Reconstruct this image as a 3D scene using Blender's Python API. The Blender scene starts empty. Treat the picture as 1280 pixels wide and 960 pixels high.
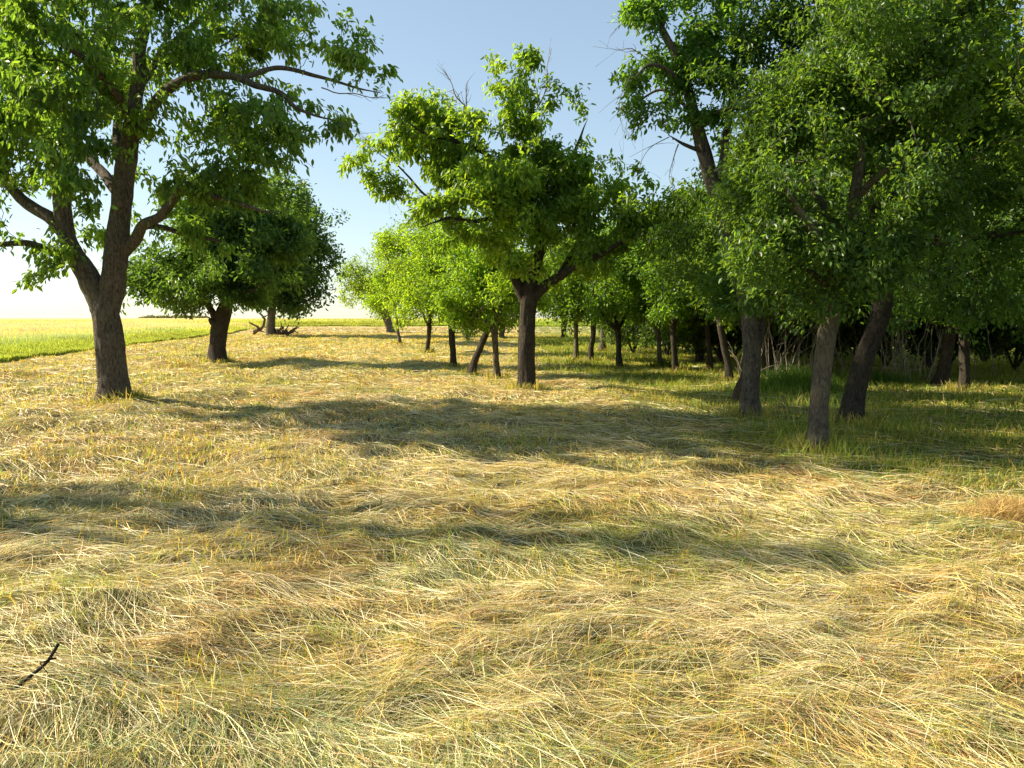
import bpy, math
import numpy as np
C = bpy.context.scene.collection
SC = bpy.context.scene
R = math.radians

# ------------------------------------------------------------------ camera
CAMZ = 1.6
PITCH = math.atan(84 / 960.0)
cam = bpy.data.objects.new('camera', bpy.data.cameras.new('camera'))
C.objects.link(cam)
cam.location = (0, 0, CAMZ)
cam.rotation_euler = (math.pi / 2 - PITCH, 0, 0)
cam.data.sensor_width = 36
cam.data.lens = 27
cam.data.clip_start = .05
cam.data.clip_end = 6000
SC.camera = cam

# ------------------------------------------------------------------ light
SUN_EL = R(33)
SUN_AZ = R(-78)          # measured from +Y towards +X : the sun stands over the wheat field
w = bpy.data.worlds.new("World"); SC.world = w; w.use_nodes = True
nt = w.node_tree
bg = nt.nodes['Background']
sky = nt.nodes.new('ShaderNodeTexSky'); sky.sky_type = 'NISHITA'
sky.sun_disc = False
sky.sun_elevation = SUN_EL
sky.sun_rotation = SUN_AZ
sky.altitude = 100
sky.air_density = 1.0
sky.dust_density = .25
sky.ozone_density = 2.4
gm = nt.nodes.new('ShaderNodeGamma'); gm.inputs[1].default_value = .62
nt.links.new(sky.outputs[0], gm.inputs[0]); tn = nt.nodes.new('ShaderNodeVectorMath'); tn.operation = 'MULTIPLY'; tn.inputs[1].default_value = (.97, 1.0, .975)
nt.links.new(gm.outputs[0], tn.inputs[0]); nt.links.new(tn.outputs[0], bg.inputs[0])
bg.inputs[1].default_value = .142
sd = (math.sin(SUN_AZ) * math.cos(SUN_EL), math.cos(SUN_AZ) * math.cos(SUN_EL), math.sin(SUN_EL))
sl = bpy.data.lights.new('sun', 'SUN'); sl.energy = 5.0; sl.angle = R(.9); sl.color = (1, .89, .68)
so = bpy.data.objects.new('sun', sl); C.objects.link(so)
import mathutils
so.rotation_euler = mathutils.Vector(sd).to_track_quat('Z', 'Y').to_euler()
so.location = (-30, 10, 30)
SC.view_settings.view_transform = 'Standard'
SC.view_settings.look = 'None'
SC.view_settings.exposure = 1.27
SC.view_settings.gamma = 1
SC.cycles.max_bounces = 8
SC.cycles.diffuse_bounces = 3
SC.cycles.transmission_bounces = 5
SC.cycles.use_denoising = True

# ------------------------------------------------------------------ noise
rs = np.random.RandomState(7)
TAB = rs.rand(4096).astype(np.float64) * 2 - 1
def _h(ix, iy, iz):
    return TAB[(ix * 73856093 ^ iy * 19349663 ^ iz * 83492791) & 4095]
def n3(x, y, z):
    x = np.asarray(x, float); y = np.asarray(y, float) + 0 * x; z = np.asarray(z, float) + 0 * x
    ix = np.floor(x).astype(np.int64); iy = np.floor(y).astype(np.int64); iz = np.floor(z).astype(np.int64)
    fx = x - ix; fy = y - iy; fz = z - iz
    ux = fx * fx * (3 - 2 * fx); uy = fy * fy * (3 - 2 * fy); uz = fz * fz * (3 - 2 * fz)
    def L(a, b, t): return a + (b - a) * t
    return L(L(L(_h(ix, iy, iz), _h(ix + 1, iy, iz), ux), L(_h(ix, iy + 1, iz), _h(ix + 1, iy + 1, iz), ux), uy),
             L(L(_h(ix, iy, iz + 1), _h(ix + 1, iy, iz + 1), ux), L(_h(ix, iy + 1, iz + 1), _h(ix + 1, iy + 1, iz + 1), ux), uy), uz)
def n2(x, y, s=0.5):
    x = np.asarray(x, float); y = np.asarray(y, float) + 0 * x
    ix = np.floor(x).astype(np.int64); iy = np.floor(y).astype(np.int64); k = int(s * 97)
    fx = x - ix; fy = y - iy
    ux = fx * fx * (3 - 2 * fx); uy = fy * fy * (3 - 2 * fy)
    a = _h(ix, iy, k); b = _h(ix + 1, iy, k); c = _h(ix, iy + 1, k); d = _h(ix + 1, iy + 1, k)
    return (a + (b - a) * ux) * (1 - uy) + (c + (d - c) * ux) * uy
def sstep(a, b, x):
    t = np.clip((x - a) / (b - a), 0, 1); return t * t * (3 - 2 * t)

# ------------------------------------------------------------------ terrain
def field_in(x, y):
    """signed distance-like: > 0 inside the standing crop"""
    e1 = -14.1 - .2 * (y - 10) - x + .5 * n2(y * .2, 3.3)
    e2 = y - 106 - .05 * x + .8 * n2(x * .1, 8.)
    e2 = np.where(x > 14, e2 - (x - 14) * 3, e2)
    return np.maximum(e1, e2)
def green(x, y):
    """living grass under the wood"""
    b = 3.1 + .9 * n2(x * .5, y * .5, 2) + .5 * n2(x * 1.7, y * 1.7, 4)
    b = b - .16 * np.clip(y - 14, 0, 12) + np.clip(9 - y, 0, 8) * 1.1
    return sstep(-1.3, 1.2, x - b)
def Hs(x, y):
    """smooth shape of the land"""
    x = np.asarray(x, float); y = np.asarray(y, float)
    h = .5 * sstep(55, 150, y) - .000012 * np.clip(y - 170, 0, 1800) ** 2 * .5
    h = h + .05 * n2(x * .13, y * .13, 1)
    return h
def H(x, y):
    x = np.asarray(x, float); y = np.asarray(y, float)
    d = np.sqrt(x * x + y * y)
    wx = x + .5 * n2(x * .6, y * .6, 5); wy = y + .35 * n2(x * .6, y * .6, 6)
    hay = 1 - .75 * green(x, y)
    hay = hay * (1 - sstep(-.5, .5, field_in(x, y)))
    fine = 1 - sstep(20, 45, d)
    # swaths: long low ridges, broken up
    cr = wx + .2 * wy; al = wy - .2 * wx
    sw = np.abs(n2(cr * 1.0, al * .30, 7)) ; sw2 = np.abs(n2(wx * .5, wy * 1.2, 17))
    far_sw = np.abs(n2(cr * .55, al * .13, 19) + .3 * n2(cr * 1.6, al * .5, 18)) * sstep(9, 16, d)
    m = (.17 * (far_sw - .3) + .08 * (sw - .3) + .05 * (sw2 - .3)) * (1 - sstep(60, 100, d))
    lum = n2(wx * 1.3, wy * 2.2, 8)
    m = m + .035 * np.clip(lum, -.5, 1) + .04 * n2(wx * 3.0, wy * 4.2, 9) * fine
    m = m + .045 * n2(x * 6, y * 8, 10) * (1 - sstep(6, 18, d))
    return Hs(x, y) + m * hay
# ------------------------------------------------------------------ pixels -> places (the photo measured in 1280x960)
ca, sa = math.cos(PITCH), math.sin(PITCH)
def ray(px, py):
    r, u = (px - 640) / 960.0, -(py - 480) / 960.0
    return r, ca + u * sa, -sa + u * ca
def S(px, py, Y):
    r, f, u = ray(px, py); k = Y / f
    return np.array([r * k, Y, CAMZ + u * k])
def G(px, py):
    r, f, u = ray(px, py); Y = 20.
    for _ in range(30):
        Y = .5 * Y + .5 * (float(Hs(r * Y / f, Y)) - CAMZ) / u * f
    return r * Y / f, Y

# ------------------------------------------------------------------ mesh helpers
def mesh(name, V, F, mat, parent=None, col=None, smooth=False):
    V = np.asarray(V, np.float32); F = np.asarray(F, np.int32)
    me = bpy.data.meshes.new(name)
    k = F.shape[1]
    me.vertices.add(len(V)); me.vertices.foreach_set('co', V.ravel())
    me.loops.add(F.size); me.loops.foreach_set('vertex_index', F.ravel())
    me.polygons.add(len(F)); me.polygons.foreach_set('loop_start', np.arange(0, F.size, k, dtype=np.int32))
    me.update(calc_edges=True)
    me.polygons.foreach_set('use_smooth', np.full(len(F), smooth, bool))
    if col is not None:
        a = me.color_attributes.new('col', 'FLOAT_COLOR', 'POINT')
        cc = np.ones((len(V), 4), np.float32); cc[:, :3] = col
        a.data.foreach_set('color', cc.ravel())
    me.materials.append(mat)
    o = bpy.data.objects.new(name, me); C.objects.link(o)
    if parent is not None: o.parent = parent
    return o
def tag(o, label=None, cat=None, group=None, kind=None):
    if label: o['label'] = label
    if cat: o['category'] = cat
    if group: o['group'] = group
    if kind: o['kind'] = kind
    return o
def empty(name, loc):
    o = bpy.data.objects.new(name, None); C.objects.link(o); o.location = loc
    o.empty_display_size = .2
    return o
def norm(a): return a / np.maximum(np.linalg.norm(a, axis=-1, keepdims=True), 1e-9)

# ------------------------------------------------------------------ materials
def newmat(name):
    m = bpy.data.materials.new(name); m.use_nodes = True
    n = m.node_tree.nodes; l = m.node_tree.links
    return m, n, l, n['Principled BSDF'], n['Material Output']
def mat_leaf(name, trans=(1.5, 1.35, .45), tw=.42, rough=.42, spec=.45):
    m, n, l, p, out = newmat(name)
    a = n.new('ShaderNodeAttribute'); a.attribute_name = 'col'
    l.new(a.outputs['Color'], p.inputs['Base Color'])
    p.inputs['Roughness'].default_value = rough
    p.inputs['Specular IOR Level'].default_value = spec
    mul = n.new('ShaderNodeVectorMath'); mul.operation = 'MULTIPLY'; mul.inputs[1].default_value = trans
    l.new(a.outputs['Color'], mul.inputs[0])
    t = n.new('ShaderNodeBsdfTranslucent'); l.new(mul.outputs[0], t.inputs[0])
    mx = n.new('ShaderNodeMixShader'); mx.inputs[0].default_value = tw
    l.new(p.outputs[0], mx.inputs[1]); l.new(t.outputs[0], mx.inputs[2]); l.new(mx.outputs[0], out.inputs[0])
    return m
M_leaf = mat_leaf('leaf', (2.5, 2.0, .6), .58, .4)
M_blade = mat_leaf('grass_blade', (1.5, 1.3, .6), .5, .6, .25)
M_straw = mat_leaf('straw', (1.05, 1.0, .75), .22, .5, .35)
def mat_bark(name, dark, light, sc=1.0, bump=.6):
    m, n, l, p, out = newmat(name)
    tc = n.new('ShaderNodeTexCoord'); mp = n.new('ShaderNodeMapping')
    mp.inputs['Scale'].default_value = (sc, sc, sc * .27)
    l.new(tc.outputs['Object'], mp.inputs[0])
    a = n.new('ShaderNodeTexNoise'); a.inputs['Scale'].default_value = 34; a.inputs['Detail'].default_value = 9
    a.inputs['Roughness'].default_value = .7; a.inputs['Distortion'].default_value = .6
    v = n.new('ShaderNodeTexVoronoi'); v.feature = 'DISTANCE_TO_EDGE'; v.inputs['Scale'].default_value = 30
    b = n.new('ShaderNodeTexNoise'); b.inputs['Scale'].default_value = 3; b.inputs['Detail'].default_value = 4
    nd = n.new('ShaderNodeVectorMath'); nd.operation = 'MULTIPLY_ADD'
    nd.inputs[1].default_value = (.12, .12, .10)
    l.new(mp.outputs[0], a.inputs[0]); l.new(a.outputs['Color'], nd.inputs[0]); l.new(mp.outputs[0], nd.inputs[2])
    l.new(nd.outputs[0], v.inputs[0]); l.new(tc.outputs['Object'], b.inputs[0])
    mm = n.new('ShaderNodeMath'); mm.operation = 'MULTIPLY_ADD'
    l.new(v.outputs['Distance'], mm.inputs[0]); mm.inputs[1].default_value = .9; l.new(a.outputs[0], mm.inputs[2])
    r = n.new('ShaderNodeValToRGB'); r.color_ramp.elements[0].position = .40; r.color_ramp.elements[1].position = .80
    r.color_ramp.elements[0].color = (*dark, 1); r.color_ramp.elements[1].color = (*light, 1)
    l.new(mm.outputs[0], r.inputs[0])
    mx = n.new('ShaderNodeMix'); mx.data_type = 'RGBA'
    r2 = n.new('ShaderNodeMapRange'); r2.inputs[1].default_value = .5; r2.inputs[2].default_value = .72; r2.inputs[4].default_value = .55
    l.new(b.outputs[0], r2.inputs[0]); l.new(r2.outputs[0], mx.inputs[0]); l.new(r.outputs[0], mx.inputs[6])
    mx.inputs[7].default_value = (light[0] * .95, light[1] * 1.05, light[2] * .8, 1)
    l.new(mx.outputs[2], p.inputs['Base Color'])
    p.inputs['Roughness'].default_value = .9; p.inputs['Specular IOR Level'].default_value = .142
    bp = n.new('ShaderNodeBump'); bp.inputs['Strength'].default_value = bump; bp.inputs['Distance'].default_value = .05
    l.new(mm.outputs[0], bp.inputs['Height']); l.new(bp.outputs[0], p.inputs['Normal'])
    return m
M_bark = mat_bark('cherry_bark', (.032, .026, .020), (.24, .20, .155), 1, .9)
M_barkd = mat_bark('dark_bark', (.022, .018, .014), (.115, .092, .07), 1.1, .9)
M_barkp = mat_bark('plum_bark', (.045, .038, .028), (.20, .17, .125), 1.4, .7)
M_twig = mat_bark('twig_bark', (.04, .032, .026), (.12, .10, .08), 2, .2)
M_dead = mat_bark('dead_wood', (.12, .09, .065), (.38, .33, .27), 1.6, .5)
M_rot = mat_bark('rotten_wood', (.05, .035, .028), (.22, .15, .12), 1.2, .9)

def mat_ground():
    m, n, l, p, out = newmat('mown_ground')
    a = n.new('ShaderNodeAttribute'); a.attribute_name = 'col'
    tc = n.new('ShaderNodeTexCoord'); mp = n.new('ShaderNodeMapping'); mp.inputs['Scale'].default_value = (1, 2.2, 1)
    mp.inputs['Rotation'].default_value = (0, 0, .3)
    l.new(tc.outputs['Object'], mp.inputs[0])
    x = n.new('ShaderNodeTexNoise'); x.inputs['Scale'].default_value = 9; x.inputs['Detail'].default_value = 8; x.inputs['Roughness'].default_value = .75
    l.new(mp.outputs[0], x.inputs[0])
    mr = n.new('ShaderNodeMapRange'); mr.inputs[1].default_value = .3; mr.inputs[2].default_value = .7; mr.inputs[3].default_value = .55; mr.inputs[4].default_value = 1.4
    l.new(x.outputs[0], mr.inputs[0])
    mu = n.new('ShaderNodeVectorMath'); mu.operation = 'SCALE'; l.new(a.outputs['Color'], mu.inputs[0]); l.new(mr.outputs[0], mu.inputs['Scale'])
    l.new(mu.outputs[0], p.inputs['Base Color'])
    p.inputs['Roughness'].default_value = .95; p.inputs['Specular IOR Level'].default_value = .1
    bp = n.new('ShaderNodeBump'); bp.inputs['Strength'].default_value = .8; bp.inputs['Distance'].default_value = .05
    l.new(x.outputs[0], bp.inputs['Height']); l.new(bp.outputs[0], p.inputs['Normal'])
    return m
M_ground = mat_ground()

# ------------------------------------------------------------------ ground colours
PAL = np.array([(.76, .62, .34),    # pale straw
                (.70, .49, .15),    # golden
                (.31, .36, .14),    # grey green hay
                (.46, .25, .09),    # brown
                (.34, .37, .05),    # yellow green living
                (.14, .20, .04)])   # green living
def hay_weights(x, y):
    d = np.sqrt(x * x + y * y)
    a = n2(x * .45 + 4, y * .7, 11) + .6 * n2(x * 1.3, y * 1.9, 12)
    b = n2(x * .8, y * 1.1, 13) + .5 * n2(x * 2.6, y * 3, 14)
    c = n2(x * .33, y * .5, 15) + .5 * n2(x * 1.1, y * 1.5, 16)
    g = green(x, y)
    near = 1 - sstep(4.5, 9, d)
    W = np.stack([.8 + 1.2 * np.clip(-a, 0, 1),
                  .75 + 1.5 * np.clip(b, 0, 1) - .2 * near,
                  .10 + 2.2 * np.clip(a - .1, 0, 1) + 1.1 * near * sstep(-.3, .5, a),
                  .10 + 2.0 * np.clip(b - .3, 0, 1) + 1.2 * np.clip(-c - .45, 0, 1),
                  .14 + 2.4 * np.clip(c - .3, 0, 1) + .25 * near + .9 * g,
                  .03 + .35 * np.clip(c - .55, 0, 1) + 2.0 * g], -1)
    W = np.clip(W, .01, None)
    W[..., 0] *= 1 - .6 * g; W[..., 1] *= 1 - .7 * g
    return W / W.sum(-1, keepdims=True)
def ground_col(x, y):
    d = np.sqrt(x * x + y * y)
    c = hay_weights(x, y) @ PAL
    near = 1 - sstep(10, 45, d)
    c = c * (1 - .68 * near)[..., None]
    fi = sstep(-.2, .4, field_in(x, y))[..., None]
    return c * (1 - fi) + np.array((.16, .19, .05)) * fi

# ------------------------------------------------------------------ ground sheet
def build_ground():
    def axis(a, du, lo, hi, off):
        u0 = math.asinh((lo - off) / a); u1 = math.asinh((hi - off) / a)
        return off + a * np.sinh(np.linspace(u0, u1, int((u1 - u0) / du)))
    xs = axis(4, .011, -3000, 3000, 0)
    ys = axis(4, .009, -300, 4000, 3.)
    X, Y = np.meshgrid(xs, ys)
    Z = H(X, Y)
    nx, ny = len(xs), len(ys)
    V = np.stack([X, Y, Z], -1).reshape(-1, 3)
    i = (np.arange(ny - 1)[:, None] * nx + np.arange(nx - 1)[None]).ravel()
    F = np.stack([i, i + 1, i + nx + 1, i + nx], -1)
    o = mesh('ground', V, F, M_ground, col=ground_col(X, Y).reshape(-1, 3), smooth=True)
    tag(o, 'mown orchard ground with heaped swaths', None, None, 'structure')
build_ground()

# ------------------------------------------------------------------ blades
def blades(name, x, y, ang, L, wd, z0, rise, col, mat, K=4, curve=.3, seed=0, sink=.0, flat=True, Hf=H):
    """strips: flat ones follow the land, upright ones rise by L and lean."""
    r = np.random.RandomState(seed); N = len(x)
    t = np.linspace(0, 1, K)[None]
    cv = r.normal(0, curve, N)[:, None]
    if flat:
        a = ang[:, None] + cv * (t - .5) * 2
        dx = np.cos(a); dy = np.sin(a)
        step = (L / (K - 1))[:, None]
        px = x[:, None] + np.cumsum(dx * step, 1) - dx * step * K / 2; py = y[:, None] + np.cumsum(dy * step, 1) - dy * step * K / 2
        hz = Hf(px, py); tt = t + 0 * hz; st_ = np.clip(r.normal(.85, .2, N), .3, 1)[:, None]
        hz = hz * (1 - st_) + (hz[:, :1] * (1 - tt) + hz[:, -1:] * tt) * st_
        pz = hz + z0[:, None] + rise[:, None] * np.sin(math.pi * t) + (r.normal(0, .22, N) * L * .2)[:, None] * (t - .5)
        tilt = r.uniform(-.9, .9, N)[:, None]
        wx = -np.sin(a) * np.cos(tilt); wy = np.cos(a) * np.cos(tilt); wz = np.sin(tilt) + 0 * a
    else:
        lean = rise[:, None]
        px = x[:, None] + np.cos(ang)[:, None] * L[:, None] * lean * t ** 1.7
        py = y[:, None] + np.sin(ang)[:, None] * L[:, None] * lean * t ** 1.7
        pz = Hf(x, y)[:, None] + z0[:, None] + L[:, None] * t * (1 - .35 * lean * t)
        a2 = r.uniform(0, 6.28, N)[:, None]
        wx = np.cos(a2) + 0 * t; wy = np.sin(a2) + 0 * t; wz = 0 * wx
    prof = np.interp(t[0], [0, .15, .6, 1], [.6, 1, .85, .12])[None] * wd[:, None] * .5
    P = np.stack([px, py, pz], -1); Wv = np.stack([wx, wy, wz], -1) * prof[..., None]
    V = np.stack([P - Wv, P + Wv], 2).reshape(-1, 3)
    b = (np.arange(N) * 2 * K)[:, None] + (np.arange(K - 1) * 2)[None]
    F = np.stack([b, b + 1, b + 3, b + 2], -1).reshape(-1, 4)
    cc = np.repeat(col, 2 * K, 0)
    return mesh(name, V, F, mat, col=cc)

def fan(N, d0, d1, e, half=R(41), seed=0):
    """points in a wedge in front of the camera; linear density ~ D^(1-e)"""
    r = np.random.RandomState(seed); k = 2 - e
    d = (d0 ** k + r.rand(N) * (d1 ** k - d0 ** k)) ** (1 / k)
    a = r.uniform(-half, half, N)
    return d * np.sin(a), d * np.cos(a)

TREE_KEEP = []   # filled below: trunk positions, for grass collars
def pick_col(x, y, seed, jitter=.18):
    r = np.random.RandomState(seed)
    W = hay_weights(x, y); cum = np.cumsum(W, -1)
    k = (r.rand(len(x))[:, None] > cum).sum(-1).clip(0, 5)
    return PAL[k], k

def build_hay():
    r = np.random.RandomState(11)
    NT = 108000; T = 9
    tx, ty = fan(NT, 1.9, 100, 1.32, seed=12)
    keep = (field_in(tx, ty) < -.1) & (r.rand(NT) > .62 * green(tx, ty)) & (r.rand(NT) > .6 * sstep(.2, .55, n2(tx * 2.0, ty * 2.6, 26)))
    tx, ty = tx[keep], ty[keep]; NT = len(tx)
    ang = 2.5 + 1.3 * n2(tx * .45, ty * .55, 20) + .9 * n2(tx * 1.4, ty * 1.8, 21) + r.normal(0, .4, NT)
    tc, k = pick_col(tx, ty, 13)
    ex = np.repeat(np.arange(NT), T); N = len(ex)
    d = np.hypot(tx, ty)
    sg = (.05 + .008 * d)[ex]
    x = tx[ex] + r.normal(0, 1, N) * sg * 1.6; y = ty[ex] + r.normal(0, 1, N) * sg
    a = ang[ex] + r.normal(0, .30, N)
    wild = r.rand(N) < .13; a[wild] = r.uniform(0, 6.28, wild.sum())
    D = d[ex]
    L = r.uniform(.07, .30, N) * (1 + .012 * D); lg = r.rand(N) < .09; L[lg] *= 2.1
    wd = np.maximum(r.uniform(.0015, .0036, N), D * .00062 * r.uniform(.6, 1.4, N))
    z0 = .004 + r.rand(N) ** 2 * .05; rise = np.abs(r.normal(0, .012, N)) + .003 * (D / 20)
    own, _ = pick_col(x, y, 14)
    c = tc[ex] * .82 + own * .18
    c = c * r.lognormal(0, .25, N)[:, None] * (1 + r.normal(0, .05, (N, 3)))
    sh = (r.rand(N) < .08) & ~lg; L[sh] = r.uniform(.015, .04, sh.sum()); wd[sh] = np.maximum(wd[sh] * 2.5, .006); c[sh] = np.array((.34, .22, .09)) * r.uniform(.4, 1.3, sh.sum())[:, None]
    br = (r.rand(N) < .05) | (lg & (r.rand(N) < .6)); c[br] = np.array((.80, .70, .44)) * r.uniform(.8, 1.05, br.sum())[:, None]
    o = blades('cut_hay', x, y, a, L, wd, z0, rise, np.clip(c, .01, .85), M_straw, K=4, curve=.09, seed=15)
    tag(o, 'mown hay lying in swaths over the whole orchard floor', 'hay', None, 'stuff')
    # standing stubble and regrowth: upright blades in patches
    N = 300000
    x, y = fan(N, 1.9, 70, 1.2, seed=22)
    m = sstep(-.1, .5, n2(x * .9, y * 1.2, 23) + .5 * n2(x * 2.3, y * 2.9, 24)) * .8 + .18 + .6 * sstep(.2, .55, n2(x * 2.0, y * 2.6, 26))
    keep = (r.rand(N) < m) & (field_in(x, y) < -.1); x, y = x[keep], y[keep]; N = len(x); D = np.hypot(x, y)
    L = r.uniform(.04, .13, N) * (1 + .01 * D); wd = np.maximum(r.uniform(.002, .004, N), D * .0008)
    c = np.where((r.rand(N) < .45)[:, None], PAL[4], np.where((r.rand(N) < .6)[:, None], PAL[1] * .95, PAL[5] * 1.6)) * r.lognormal(0, .22, N)[:, None]
    o = blades('stubble', x, y, r.uniform(0, 6.28, N), L, wd, np.full(N, -.005), r.uniform(.1, .9, N), c, M_blade, K=3, seed=25, flat=False)
    tag(o, 'short yellow green stubble showing between the swaths', 'stubble', None, 'stuff')
    # living grass under the wood
    N = 330000
    x, y = fan(N, 4.5, 60, .85, seed=32)
    g = green(x, y)
    keep = (r.rand(N) < g * (.55 + .6 * n2(x * 1.1, y * 1.1, 33)) + .02) & (field_in(x, y) < 0); x, y = x[keep], y[keep]; N = len(x); D = np.hypot(x, y)
    hgt = .10 + .10 * np.clip(n2(x * .8, y * .8, 34) + .6, 0, 2)
    L = r.uniform(.5, 1.4, N) * hgt * (1 + .006 * D) ; wd = np.maximum(r.uniform(.003, .006, N), D * .0008)
    c = np.array((.21, .28, .04)) * (1 + .5 * n2(x * .9, y * .9, 35))[:, None] * r.lognormal(0, .25, N)[:, None]
    st = r.rand(N) < .12; c[st] = (.5, .42, .16)
    o = blades('meadow_grass', x, y, r.uniform(0, 6.28, N), L, wd, np.full(N, -.01), r.uniform(.1, 1.0, N), c, M_blade, K=4, seed=36, flat=False)
    tag(o, 'unmown green grass growing in the shade of the wood', 'grass', None, 'stuff')
build_hay()

def build_field():
    """standing barley: upright blades at its edge and thinning backwards over a canopy sheet"""
    r = np.random.RandomState(51)
    xs = np.concatenate([-14 - 4 * np.sinh(np.linspace(6.2, 0, 420)) , np.linspace(-13.9, 60, 300), 60 + 30 * np.sinh(np.linspace(.02, 3.5, 60))])
    ys = np.concatenate([np.linspace(-30, 10, 60), 10 + 9 * np.sinh(np.linspace(.01, 5.1, 520))])
    X, Y = np.meshgrid(xs, ys)
    f = field_in(X, Y)
    def Hc(x, y): return Hs(x, y) + .05 * n2(x * 1.3, y * 1.3, 52) + .03 * n2(x * 5, y * 5, 53)
    ins = sstep(.3, 3.2, f)
    Z = Hc(X, Y) + (.15 + .43 * ins) + .05 * n2(X * .35, Y * .35, 54)
    nx, ny = len(xs), len(ys)
    V = np.stack([X, Y, Z], -1).reshape(-1, 3)
    i = (np.arange(ny - 1)[:, None] * nx + np.arange(nx - 1)[None]).ravel()
    F = np.stack([i, i + 1, i + nx + 1, i + nx], -1)
    ok = (f.ravel()[F] > .25).all(1)
    def fcol(x, y):
        t = sstep(1, 20, field_in(x, y) + 3 * n2(x * .15, y * .15, 55) + .12 * (y - 26) * (x < -14))
        far = sstep(100, 106, y) * (x > -45) * .7
        t = t * (1 - far)
        return (np.array((.30, .38, .075)) * (1 - t)[..., None] + np.array((.54, .44, .18)) * t[..., None]) * (1 + .18 * n2(x * .5, y * .2, 56))[..., None]
    o = mesh('barley_field', V, F[ok], M_ground, col=fcol(X, Y).reshape(-1, 3), smooth=True)
    tag(o, 'standing barley field, green at its edge and golden behind', 'field', None, 'stuff')
    # ears and blades
    N = 260000
    d = (8 ** .5 + r.rand(N) * (150 ** .5 - 8 ** .5)) ** 2; a = r.uniform(R(-44), R(6), N)
    x = d * np.sin(a); y = d * np.cos(a)
    f = field_in(x, y)
    keep = (f > 0) & (r.rand(N) < np.where(f < 2.5, 1, .55)); x, y, f = x[keep], y[keep], f[keep]
    M2 = 90000    # dense edge
    ye = 8 + 75 * r.rand(M2) ** 1.6; xe = -14.1 - .2 * (ye - 10) + .5 * n2(ye * .2, 3.3) - r.rand(M2) ** 1.5 * 1.6
    x = np.concatenate([x, xe]); y = np.concatenate([y, ye])
    M3 = 30000
    x3 = r.uniform(-42, 16, M3); y3 = 106 + .05 * x3 - .8 * n2(x3 * .1, 8.) + r.rand(M3) * 3
    x = np.concatenate([x, x3]); y = np.concatenate([y, y3])
    N = len(x); D = np.hypot(x, y); f = field_in(x, y)
    L = r.uniform(.62, .82, N) * (.32 + .68 * sstep(-.1, 2.6, f)) * np.where(y > 100, 1.1, 1); wd = np.maximum(.006, D * .0009)
    c = fcol(x, y) * r.lognormal(0, .22, N)[:, None] * 1.1
    o2 = blades('barley_stalks', x, y, r.uniform(0, 6.28, N), L, wd, np.zeros(N), r.uniform(.05, .45, N), c, M_blade, K=4, seed=57, flat=False, Hf=Hc)
    tag(o2, 'upright stalks of the barley along the field edge', 'barley', None, 'stuff')
build_field()

# ------------------------------------------------------------------ tubes
class Tubes:
    def __init__(s): s.V = []; s.F = []; s.n = 0
    def add(s, P, Rr, sides, bark=0., seed=0, cap=True, foot=False):
        P = np.asarray(P, float); Rr = np.asarray(Rr, float)
        if len(P) < 2: return
        T = np.empty_like(P); T[1:-1] = P[2:] - P[:-2]; T[0] = P[1] - P[0]; T[-1] = P[-1] - P[-2]; T = norm(T)
        if cap:
            P = np.vstack([P, P[-1] + T[-1] * Rr[-1] * .35]); Rr = np.append(Rr, Rr[-1] * .08); T = np.vstack([T, T[-1]])
        m = np.abs(T).mean(0); ref = np.zeros(3); ref[int(np.argmin(m))] = 1
        U = norm(np.cross(T, ref)); W = np.cross(T, U)
        k = sides; th = np.linspace(0, 2 * math.pi, k, endpoint=False)
        n = len(P)
        rr = np.repeat(Rr[:, None], k, 1)
        if bark > 0:
            s_ = np.concatenate([[0], np.cumsum(np.linalg.norm(np.diff(P, axis=0), axis=1))])[:, None]
            cx = np.cos(th)[None] * 1.6 + seed * 3.1; cy = np.sin(th)[None] * 1.6 + seed
            if foot: rr = rr * (1 + .55 * np.exp(-np.maximum(s_ - .1, 0) / .16) * np.clip(.35 + n3(cx * 1.7 + 0 * s_, cy * 1.7 + 0 * s_, 0 * s_ + .5), 0, 1.3))
            if k > 40: rr = rr * (1 + .035 * n3(cx * 11 + 0 * s_, cy * 11 + 0 * s_, s_ * 5)) 
            rr = rr * (1 + bark * n3(cx + 0 * s_, cy + 0 * s_, s_ * 2.2) + bark * .7 * n3(cx * 2.6 + 0 * s_, cy * 2.6 + 0 * s_, s_ * 3.5) + bark * .5 * n3(cx * 5 + 0 * s_, cy * 5 + 0 * s_, s_ * 9))
        V = P[:, None] + (np.cos(th)[None, :, None] * U[:, None] + np.sin(th)[None, :, None] * W[:, None]) * rr[..., None]
        s.V.append(V.reshape(-1, 3))
        i = np.arange(n - 1)[:, None] * k; j = np.arange(k)[None]; j2 = (j + 1) % k
        F = np.stack([i + j, i + j2, i + k + j2, i + k + j], -1).reshape(-1, 4) + s.n
        s.F.append(F); s.n += n * k
    def build(s, name, mat, parent):
        if not s.V: return None
        return mesh(name, np.vstack(s.V), np.vstack(s.F), mat, parent, smooth=True)
def spline(P, Rr, step):
    """Catmull-Rom through P, resampled"""
    P = np.asarray(P, float); Rr = np.asarray(Rr, float); n = len(P)
    Q = np.vstack([2 * P[0] - P[1], P, 2 * P[-1] - P[-2]])
    out = []; ro = []
    for i in range(n - 1):
        a, b, c, d = Q[i:i + 4]; m = max(2, int(np.linalg.norm(c - b) / step) + 1)
        for t in np.linspace(0, 1, m, endpoint=False):
            out.append(.5 * ((2 * b) + (c - a) * t + (2 * a - 5 * b + 4 * c - d) * t * t + (3 * b - a - 3 * c + d) * t ** 3))
            ro.append(Rr[i] + (Rr[i + 1] - Rr[i]) * t)
    out.append(P[-1]); ro.append(Rr[-1])
    return np.array(out), np.array(ro)

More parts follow.
